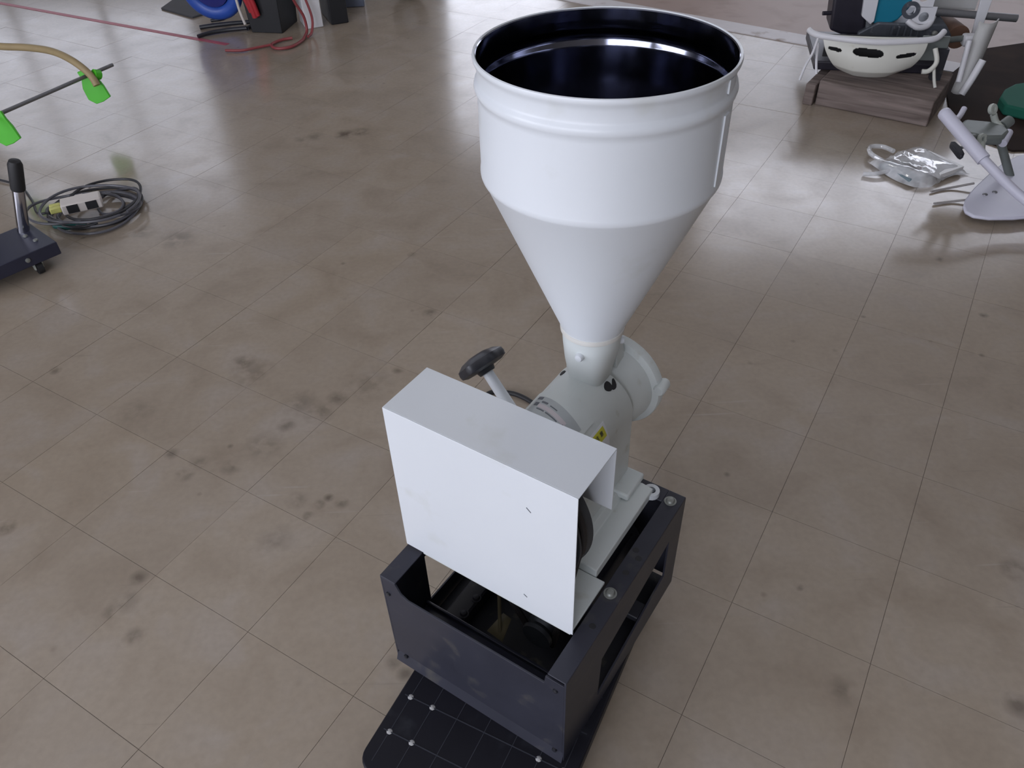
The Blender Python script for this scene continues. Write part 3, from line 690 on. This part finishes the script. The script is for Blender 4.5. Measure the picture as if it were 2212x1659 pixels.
hr = thing('hose_reel', 'blue hose coil on a dark stand beside the black bin', 'hose reel', (-1.76, 5.33, 0), R(-8))
obj('hose_coil', MB().lathe([(.155 + .042 * math.cos(k * .524), .030 * math.sin(k * .524)) for k in range(12)], 48, (0, 0, .225), (0, 1, .12), closed=True), BLUE, hr, label='blue hose coil')
obj('drum', MB().lathe([(.0002, -.03), (.11, -.03), (.116, .0), (.11, .03), (.0002, .03)], 32, (0, .01, .225), (0, 1, .12)), DBLUE, hr, label='deep blue drum')
obj('hub', MB().lathe([(.0002, 0), (.03, 0), (.025, .012), (.0002, .014)], 20, (-.01, -.025, .245), (0, -1, -.12)), BEIGE, hr)
st = MB().tube([(-.04, -.24, .012), (.02, -.17, .014), (.12, -.12, .016), (.22, -.10, .02)], .012, 10, 6)
st.tube([(.22, -.10, .016), (.24, .02, .02), (.22, .14, .02)], .012, 10, 6); st.tube([(-.10, -.07, .012), (.05, -.03, .02), (.20, .02, .02)], .013, 10, 6)
st.tube([(.20, .02, .02), (.18, .03, .25), (.17, .03, .42)], .012, 10, 6); st.tube([(-.08, .06, .012), (.05, .06, .05), (.18, .05, .25)], .010, 10, 6)
obj('stand', st, BLACKPL, hr, label='dark tubular stand')
obj('pale_strap', MB().tube([(.17, -.05, .20), (.19, -.08, .12), (.215, -.10, .04)], .009, 8, 6), BEIGE, hr)
tag(obj('grey_patch', MB().prism([(-2.25, 5.72), (-1.98, 5.50), (-1.80, 5.70), (-2.2, 6.1)], XY, .0, .012), mat('dark_grey_patch', (.07, .07, .075), .8), bevel=.003), 'flat dark grey patch left of the blue hose coil', 'mat')  # thin flat patch of plain dark grey on the floor
bnr = thing('tool_bin', 'black open bin with red cable clamps hung over its edge', 'bin', (-1.395, 5.27, 0), R(-12))
def tub(x0, x1, y0, y1, z0, z1, fl_=.02, t=.008):
    mb = MB(); o = [(x0, y0), (x1, y0), (x1, y1), (x0, y1)]
    O = [(x - fl_ if x == x0 else x + fl_, y - fl_ if y == y0 else y + fl_) for x, y in o]
    def ins(P, d): return [(x + d if x < (x0 + x1) / 2 else x - d, y + d if y < (y0 + y1) / 2 else y - d) for x, y in P]
    Q = [(*p, z0) for p in o] + [(*p, z1) for p in O] + [(*p, z1) for p in ins(O, t)] + [(*p, z0 + t) for p in ins(o, t)]
    fs = [(3, 2, 1, 0), (12, 13, 14, 15)]
    for r_ in range(3):
        for k in range(4): l = (k + 1) % 4; fs.append((r_ * 4 + k, r_ * 4 + l, r_ * 4 + 4 + l, r_ * 4 + 4 + k))
    return mb.add(Q, fs)
obj('bin_body', tub(-.105, .095, -.12, .12, 0, .34), BLACKB, bnr, bevel=.012)
for q, (x, zz, w) in enumerate(((-.075, .13, .014), (-.055, .10, .018), (-.035, .11, .014))):
    obj('red_clamp', MB().tube([(x - .03, -.165, .36), (x - .02, -.172, .27), (x, -.160, .19), (x + .01, -.148, zz)], w, 10, 6), RED, bnr, label='red cable clamp')
tag(obj('white_box', MB().box(-.055, .055, -.09, .09, 0, .30, Matrix.Translation((-1.175, 5.30, 0)) @ Matrix.Rotation(R(22), 4, 'Z')), WHITEP, bevel=.004), 'white upright box between the black bin and black crate', 'box')
tag(obj('black_crate', MB().box(-.055, .055, -.14, .14, 0, .30, Matrix.Translation((-1.045, 5.41, 0)) @ Matrix.Rotation(R(22), 4, 'Z')), BLACKB, bevel=.006), 'narrow black crate right of the white box', 'crate')
tag(obj('blue_grey_box', MB().box(-.11, .11, -.10, .10, 0, .26, Matrix.Translation((-1.0, 5.71, 0)) @ Matrix.Rotation(R(6), 4, 'Z')), BGREY, bevel=.006), 'blue grey box behind the black crate', 'box')
rc_ = MB().tube([(-1.215, 5.02, .30), (-1.20, 5.06, .20), (-1.17, 5.09, .11), (-1.165, 5.09, .03), (-1.17, 5.03, .012), (-1.175, 4.95, .012), (-1.22, 4.85, .012), (-1.30, 4.83, .012), (-1.345, 4.90, .012), (-1.30, 4.98, .012), (-1.24, 5.0, .014)], .0085, 10, 8)
rc_.tube([(-1.345, 4.90, .012), (-1.42, 4.86, .012), (-1.50, 4.82, .012), (-1.60, 4.83, .012)], .0075, 10, 8)
rc_.tube([(-1.19, 5.15, .30), (-1.16, 5.16, .2), (-1.13, 5.13, .09), (-1.135, 5.08, .02), (-1.15, 5.02, .012)], .008, 8, 8)
tag(obj('red_cable', rc_, mat('dull_red_cable', (.26, .05, .055), .45)), 'dull red cable looping onto the floor in front of the white box', 'cable')
wr = thing('spare_tyre', 'dark round spare tyre at the top edge left of the hopper', 'wheel', (-.60, 5.80, 0), 0)
obj('tyre_casing', MB().lathe([(.09 + .04 * math.cos(k * .524), .04 * math.sin(k * .524)) for k in range(12)], 32, (0, 0, .132), (.15, 1, 0), closed=True), RUBBER, wr)
obj('rim', MB().lathe([(.0002, -.02), (.06, -.02), (.06, .02), (.0002, .02)], 24, (0, 0, .132), (.15, 1, 0)), ENGINE, wr)

# ------------------------------------------------------------------ right: engine machine on a timber block
tb_ = thing('timber_block', 'weathered timber block under the engine machine', 'timber', (1.515, 3.775, 0), R(-35.4))
obj('beam', MB().box(0, .515, 0, .40, 0, .118), WOODM, tb_, bevel=.006)
obj('batten', MB().box(-.055, -.008, -.02, .40, 0, .10), WOODM, tb_, bevel=.005)

MWY = R(-12); MP = Vector((1.72, 3.77))
mw = thing('engine_machine', 'white fronted engine machine with teal tank standing on timber', 'machine', (MP.x, MP.y, 0), MWY)
def ml(x, y):
    d = Vector((x, y)) - MP; return (d.x * math.cos(-MWY) - d.y * math.sin(-MWY), d.x * math.sin(-MWY) + d.y * math.cos(-MWY))
def pr(pts, y0, y1):
    """prism from world x,z outline standing at depth y0..y1"""
    ym = y0
    P_ = [(ml(x, ym)[0], z) for x, z in pts]; base_y = ml(sum(p[0] for p in pts) / len(pts), ym)[1]
    return MB().prism(P_, XZ, base_y, base_y + (y1 - y0))
nu, nv = 200, 64; vs = []; fs = []
def bshape(u, v):      # u -1..1 across, v 0 top .. 1 bottom
    wl, wr_ = -.225 + .105 * v ** 1.7, .235 - .075 * v ** 2.2
    x = wl + (wr_ - wl) * (u + 1) / 2
    z = .318 - .178 * v + .03 * max(0, abs(u) - .5) * v
    yy = -.055 * (1 - u * u) * (.35 + .65 * math.sin(min(1, v * 1.15) * math.pi * .5)) - .02 * math.sin(v * math.pi) + .05 * max(0, v - .8) * 3
    return x, yy, z
for j in range(nv + 1):
    for i in range(nu + 1): vs.append(bshape(-1 + 2 * i / nu, j / nv))
def in_slot(x, z):
    for cx_, cz_, a_, b_, sl in ((-.165, .262, .030, .008, -.12), (-.020, .258, .068, .0165, -.05), (.148, .248, .046, .009, .10)):
        if ((x - cx_) / a_) ** 4 + ((z - cz_ - sl * (x - cx_)) / b_) ** 2 < 1: return True
    return False
for j in range(nv):
    for i in range(nu):
        x, _, z = bshape(-1 + 2 * (i + .5) / nu, (j + .5) / nv)
        if not in_slot(x, z): k = j * (nu + 1) + i; fs.append((k, k + 1, k + nu + 2, k + nu + 1))
bpn = obj('bumper', MB().add(vs, fs), BUMPER, mw, solid=.007, label='yellowed white bumper with three slots')
bpn.data.shade_smooth()
obj('bumper_backing', MB().box(-.20, .20, .05, .062, .20, .30), RUBBER, mw)
obj('front_bar', MB().tube([(-.285, .050, .318), (-.26, .012, .312), (-.19, -.014, .308), (0, -.046, .304), (.2, -.017, .308), (.27, .010, .312), (.305, .05, .330)], .0135, 12, 8), WHITEM, mw)
obj('wire_prop', MB().tube([(-.245, .0, .30), (-.26, -.03, .24), (-.285, -.06, .19), (-.30, -.075, .13)], .006, 8, 6), WHITEM, mw)
obj('wire_prop', MB().tube([(-.235, .02, .27), (-.235, -.02, .21), (-.225, -.045, .15)], .006, 8, 6), WHITEM, mw)
obj('latch', MB().tube([(.275, .0, .27), (.29, -.03, .22), (.265, -.045, .185), (.235, -.045, .18)], .011, 10, 6), BUMPER, mw)
obj('wire_prop', MB().tube([(.285, -.03, .20), (.295, -.06, .15), (.305, -.075, .12)], .007, 8, 6), BUMPER, mw)
obj('bracket', MB().box(.22, .34, .04, .055, .20, .31), CASTG, mw, bevel=.004)
obj('skid', MB().box(-.22, .36, .10, .55, .118, .16), ENGBLK, mw, bevel=.006)
obj('skid_leg', MB().box(.30, .345, .02, .06, .118, .26), BLACKD, mw)
obj('air_cleaner', pr([(1.615, .50), (1.640, .235), (1.70, .215), (1.80, .215), (1.81, .26), (1.775, .50)], 4.10, 4.28), ENGBLK, mw, bevel=.014, seg=3, label='black air cleaner housing')
obj('knob', MB().cyl((*ml(1.60, 4.14), .31), (*ml(1.66, 4.14), .31), .010, n=12), ENGBLK, mw)
obj('side_plate', pr([(1.745, .50), (1.765, .312), (1.815, .275), (1.83, .29), (1.82, .50)], 4.06, 4.09), WHITEM, mw, bevel=.003)
obj('fuel_tank', pr([(1.815, .50), (1.822, .285), (1.835, .272), (1.90, .272), (1.94, .295), (1.975, .345), (2.01, .42), (2.01, .50)], 4.05, 4.28), TEAL, mw, bevel=.016, seg=3, label='teal fuel tank')
eb = obj('engine_block', pr([(1.76, .16), (2.20, .16), (2.20, .235), (2.16, .285), (1.84, .285), (1.76, .235)], 4.02, 4.32), ENGINE, mw, bevel=.008)
for k in range(7):
    obj('cooling_fin', pr([(1.90 + .032 * k, .17), (1.908 + .032 * k, .17), (1.908 + .032 * k, .275), (1.90 + .032 * k, .275)], 4.000, 4.02), ENGINE, eb)
x_, y_ = ml(2.02, 4.00)
obj('exhaust_pipe', MB().tube([(*ml(1.98, 4.03), .295), (*ml(2.02, 4.0), .272), (*ml(2.07, 4.0), .278), (*ml(2.10, 4.03), .31)], .014, 12, 6), WHITEM, mw)
obj('flywheel', MB().lathe([(.022, 0), (.040, 0), (.040, .03), (.022, .03)], 32, (*ml(1.985, 4.05), .345), (0, -1, 0), closed=True), ENGINE, mw)
for zc in (.315, .405):
    cx_, hx, hz = 2.035, .050, .047; n8 = 16; o_ = []; i_ = []
    for k in range(n8):
        a_ = 2 * math.pi * k / n8; c_, s_ = math.cos(a_), math.sin(a_); d_ = 1 / max(abs(c_), abs(s_))
        o_.append((ml(cx_ + (zc - .36) * -.25, 4.02)[0] + hx * c_ * d_, zc + hz * s_ * d_)); i_.append((ml(cx_ + (zc - .36) * -.25, 4.02)[0] + .023 * c_, zc + .023 * s_))
    yb = ml(cx_, 4.02)[1]; obj('holed_plate', MB().holed(o_, i_, XZ, yb - .006, yb), WHITEM, mw, label='white plate with a round hole')
for (x, y, z, r_, m_) in ((1.93, 3.99, .20, .022, WHITEM), (2.05, 3.99, .21, .018, CASTG), (2.15, 3.97, .215, .020, WHITEM), (1.86, 3.97, .185, .016, BOLT), (2.10, 3.97, .25, .014, BOLT)):
    obj('bolt', MB().lathe([(r_, 0), (r_ * .9, .012), (r_ * .4, .018), (.0002, .018)], 16, (*ml(x, y), z), (0, -1, .2)), m_, mw)
obj('rusty_drum', MB().cyl((*ml(2.26, 4.04), .205), (*ml(2.26, 4.22), .205), .055, n=24), RUST, mw, label='rust brown drum')
obj('cross_pipe', MB().cyl((*ml(2.14, 4.12), .305), (*ml(2.52, 4.04), .285), .018, n=16), GREYST, mw)
obj('back_plate', pr([(2.14, .30), (2.36, .30), (2.36, .36), (2.14, .36)], 4.16, 4.19), FENDER, mw)
obj('dark_frame', pr([(2.12, .36), (2.42, .36), (2.42, .50), (2.12, .50)], 4.20, 4.23), ENGBLK, mw)
obj('post', pr([(2.335, .15), (2.368, .15), (2.375, .50), (2.31, .50)], 4.05, 4.065), WHITEM, mw, bevel=.003, label='tall pale grey post')
fd = MB(); vs = []; fs = []
for j in range(13):
    t = j / 12; xl = 2.150 + .09 * t - .01 * t * t; xr_ = 2.240 + .085 * t; z = .045 + .29 * t; yy = 3.75 + .10 * t
    for k in range(9):
        s = k / 8; x = xl + (xr_ - xl) * s; lx, ly = ml(x, yy); vs.append((lx, ly - .03 * math.sin(math.pi * s) + .02 * s * s, z + (.006 if k in (0, 8) else 0)))
for j in range(12):
    for k in range(8): o_ = j * 9 + k; fs.append((o_, o_ + 1, o_ + 10, o_ + 9))
obj('fender', MB().add(vs, fs), FENDER, mw, solid=.006, label='grey white upright fender')
obj('fender_rib', MB().tube([(*ml(2.185, 3.715), .05), (*ml(2.215, 3.725), .12), (*ml(2.245, 3.74), .20)], .017, 10, 5), WHITEM, mw)
obj('fender_stay', MB().cyl((*ml(2.165, 3.74), .10), (*ml(2.185, 3.80), .27), .0125, n=12), WHITEM, mw)
obj('joint_block', MB().box(ml(2.19, 3.85)[0], ml(2.29, 3.85)[0], ml(2.2, 3.85)[1], ml(2.2, 3.92)[1], .22, .27), WHITEM, mw, bevel=.012)
obj('arm', MB().cyl((*ml(2.05, 3.86), .25), (*ml(2.25, 3.90), .25), .014, n=12), CASTG, mw)

# ------------------------------------------------------------------ right: plastic bag, white pipe lever, floor shade sheet
bd = tag(obj('floor_shade_sheet', MB().prism([(2.03, 3.43), (2.19, 3.20), (2.75, 3.17), (3.6, 3.6), (3.3, 4.6), (2.62, 4.42), (2.25, 4.02)], XY, 0.0002, .009), SHADEBRN, bevel=.002), 'dark brown sheet standing in for deep shade on the floor right of the engine machine', 'floor shade')  # thin dark sheet added to paint the shaded floor here

bg = thing('plastic_bag', 'clear plastic bag of small parts on the floor near the timber block', 'bag', (1.72, 3.07, 0), R(24))
gx, gy_ = 22, 16; vs = []; fs = []; rb2 = random.Random(3)
hh = [[rb2.uniform(-1, 1) for _ in range(gx + 1)] for _ in range(gy_ + 1)]
for j in range(gy_ + 1):
    for i in range(gx + 1):
        u, v = i / gx * 2 - 1, j / gy_ * 2 - 1
        z = .006 + .034 * (1 - u ** 8) * (1 - v ** 8) + (.0012 if u > -.05 and v < .35 else .006) * hh[j][i] * (1 - abs(u)) + (.001 if u > -.05 and v < .35 else .004) * math.sin(7 * u + 3 * v)
        vs.append((.145 * u + .012 * v * v, .13 * v + .012 * math.sin(4 * u), max(.002, z)))
for j in range(gy_):
    for i in range(gx): k = j * (gx + 1) + i; fs.append((k, k + 1, k + gx + 2, k + gx + 1))
obj('film', MB().add(vs, fs), FILM, bg, label='clear crinkled film')
obj('paper_insert', MB().box(-.005, .135, -.120, .055, .012, .031, Matrix.Rotation(.06, 4, 'Z')), mat('bright_white_paper', (.90, .90, .90), .4, scale=10, amt=.01), bg, label='white paper insert')
obj('part', MB().box(-.13, -.06, -.09, .08, .006, .026), mat('blue_grey_part', (.16, .22, .25), .4), bg, bevel=.006)
obj('part', MB().cyl((-.03, .03, .018), (-.03, .03, .034), .024, n=18), BOLT, bg)
obj('red_cap', MB().cyl((.0, -.02, .018), (.035, -.05, .024), .011, n=12), RED, bg, label='red cap')
obj('twisted_neck', MB().tube([(-.09, .10, .02), (-.10, .16, .03), (-.05, .21, .028), (.0, .19, .025), (.0, .13, .03)], .010, 8, 6), FILM, bg)
obj('twisted_neck', MB().tube([(-.13, .02, .02), (-.19, .03, .015), (-.23, .06, .010)], .009, 8, 6), FILM, bg)

LO = Vector((1.95, 2.95, 0))
lv = thing('pipe_lever', 'white enamel pipe lever rising from a round white plate at the right edge', 'lever', LO, 0)
def W(x, y, z): return Vector((x, y, z)) - LO
pa, pb_, pm, pc_, pd_ = W(1.686, 2.935, .30), W(1.733, 2.838, .25), W(1.782, 2.742, .20), W(1.909, 2.617, .10), W(2.04, 2.48, .045)
obj('thick_pipe', MB().cyl(pa, pm, .0245, n=24), PIPEW, lv)
obj('thin_pipe', MB().tube([pb_, pm, pc_, pd_], .0175, 18, 6), PIPEW, lv)
obj('end_cap', MB().lathe([(.0245, 0), (.022, .008), (.012, .015), (.0002, .018)], 20, pa, pa - pm), PIPEW, lv)
pts = [(-.200, -.325), (-.215, -.29), (-.205, -.25), (-.175, -.20), (-.135, -.15), (-.09, -.10), (-.03, -.04), (.03, .02), (.10, .08), (.20, .15), (.33, .19), (.48, .19), (.46, -.10), (.28, -.26), (.12, -.33), (-.06, -.35), (-.15, -.345)]
obj('round_plate', MB().prism(pts, XY, .020, .034), PIPEW, lv, bevel=.006, label='pale white plate')
obj('plate_foot', MB().cyl((.05, -.15, 0), (.05, -.15, .022), .08, n=24), PIPEW, lv)
obj('pipe_clamp', MB().box(-.03, .03, -.028, .028, .03, .10, Matrix.Translation((.04, -.42, 0)) @ Matrix.Rotation(R(-45), 4, 'Z')), PIPEW, lv, bevel=.008)
for x, y in ((-.085, -.17), (-.04, -.155)): obj('bolt', MB().lathe([(.010, 0), (.009, .003), (.0002, .005)], 12, (x, y, .034)), GREYST, lv)
q = [W(*p, 0) for p in ((1.815, 3.03), (1.86, 3.075), (1.93, 3.05), (1.985, 3.03), (1.98, 2.95), (1.93, 2.90), (1.86, 2.905), (1.80, 2.95))]
obj('casting', MB().prism([(v.x, v.y) for v in q], XY, .175, .215), CASTG, lv, bevel=.012, label='green grey casting')
obj('casting_leg', MB().cyl(W(2.05, 2.93, .010), W(1.955, 2.965, .18), .016, n=14), CASTG, lv)
obj('casting_arm', MB().cyl(W(1.74, 2.84, .235), W(1.84, 2.94, .195), .016, n=14), CASTG, lv)
def ring_lug(p, ax, r1=.020, r0=.0095):
    return MB().lathe([(r0, -.007), (r1, -.007), (r1 + .002, 0), (r1, .007), (r0, .007), (r0 - .001, 0)], 20, p, ax, True)
obj('eye_lug', ring_lug(W(1.937, 3.045, .262), (.5, -1, .5)), PALEGR, lv)
obj('eye_lug', ring_lug(W(1.850, 2.905, .205), (.5, -1, .5)), PALEGR, lv)
obj('eye_stem', MB().tube([W(1.945, 3.040, .242), W(1.96, 3.03, .215), W(1.975, 3.0, .20)], .013, 10, 5), PALEGR, lv)
obj('eye_stem', MB().tube([W(1.850, 2.895, .188), W(1.835, 2.865, .185), W(1.80, 2.80, .20)], .014, 10, 5), PALEGR, lv)
obj('boss', MB().cyl(W(1.985, 3.02, .20), W(2.02, 3.04, .215), .022, n=16), CASTG, lv)
obj('pin', MB().cyl(W(1.985, 2.965, .20), W(1.935, 2.90, .185), .0155, n=14), PIPEW, lv)
obj('set_screw', MB().tube([W(1.765, 2.985, .245), W(1.80, 3.02, .25), W(1.825, 3.05, .268)], .011, 12, 4), PIPEW, lv)
kc = W(1.756, 2.888, .17)
obj('wing_knob', MB().prism([(-.050, -.004), (-.044, .008), (-.012, .011), (.0, .014), (.012, .011), (.044, .008), (.050, -.004), (.036, -.008), (-.036, -.008)], lambda a_, b_, t: tuple(kc + Vector((.03, -.98, -.12)) * a_ + Vector((.9, .03, .25)) * b_ * 1.3 + Vector((0, 0, t))), -.010, .010), BLACKPL, lv, bevel=.003, label='black wing knob')
obj('knob_stem', MB().cyl(kc + Vector((.008, .002, .004)), W(1.80, 2.895, .19), .0065, n=10), BOLT, lv)
for (p, q_) in (((-.249, -.081), (-.07, -.055)), ((-.278, -.177), (-.10, -.175))):
    obj('wire_rod', MB().tube([(p[0], p[1], .0065), ((p[0] + q_[0]) / 2, (p[1] + q_[1]) / 2 + .012, .0065), (q_[0], q_[1], .022)], .0045, 8, 6), mat('pale_wire', (.34, .32, .31), .5), lv)

tag(obj('green_tray', MB().prism([(2.315, 3.555), (2.335, 3.65), (2.40, 3.74), (2.48, 3.80), (2.60, 3.83), (2.80, 3.72), (2.78, 3.50), (2.55, 3.47), (2.38, 3.49)], XY, .010, .06), GREENB, bevel=.010), 'dark green plastic piece on the dark shade sheet at the right edge', 'plastic piece')
tag(obj('purple_sheet', MB().prism([(2.03, 3.02), (2.24, 3.15), (2.52, 3.12), (2.45, 2.92), (2.10, 2.90)], XY, .0, .018), PURPLE, bevel=.004), 'purple black sheet under the white pipe at the right edge', 'sheet')
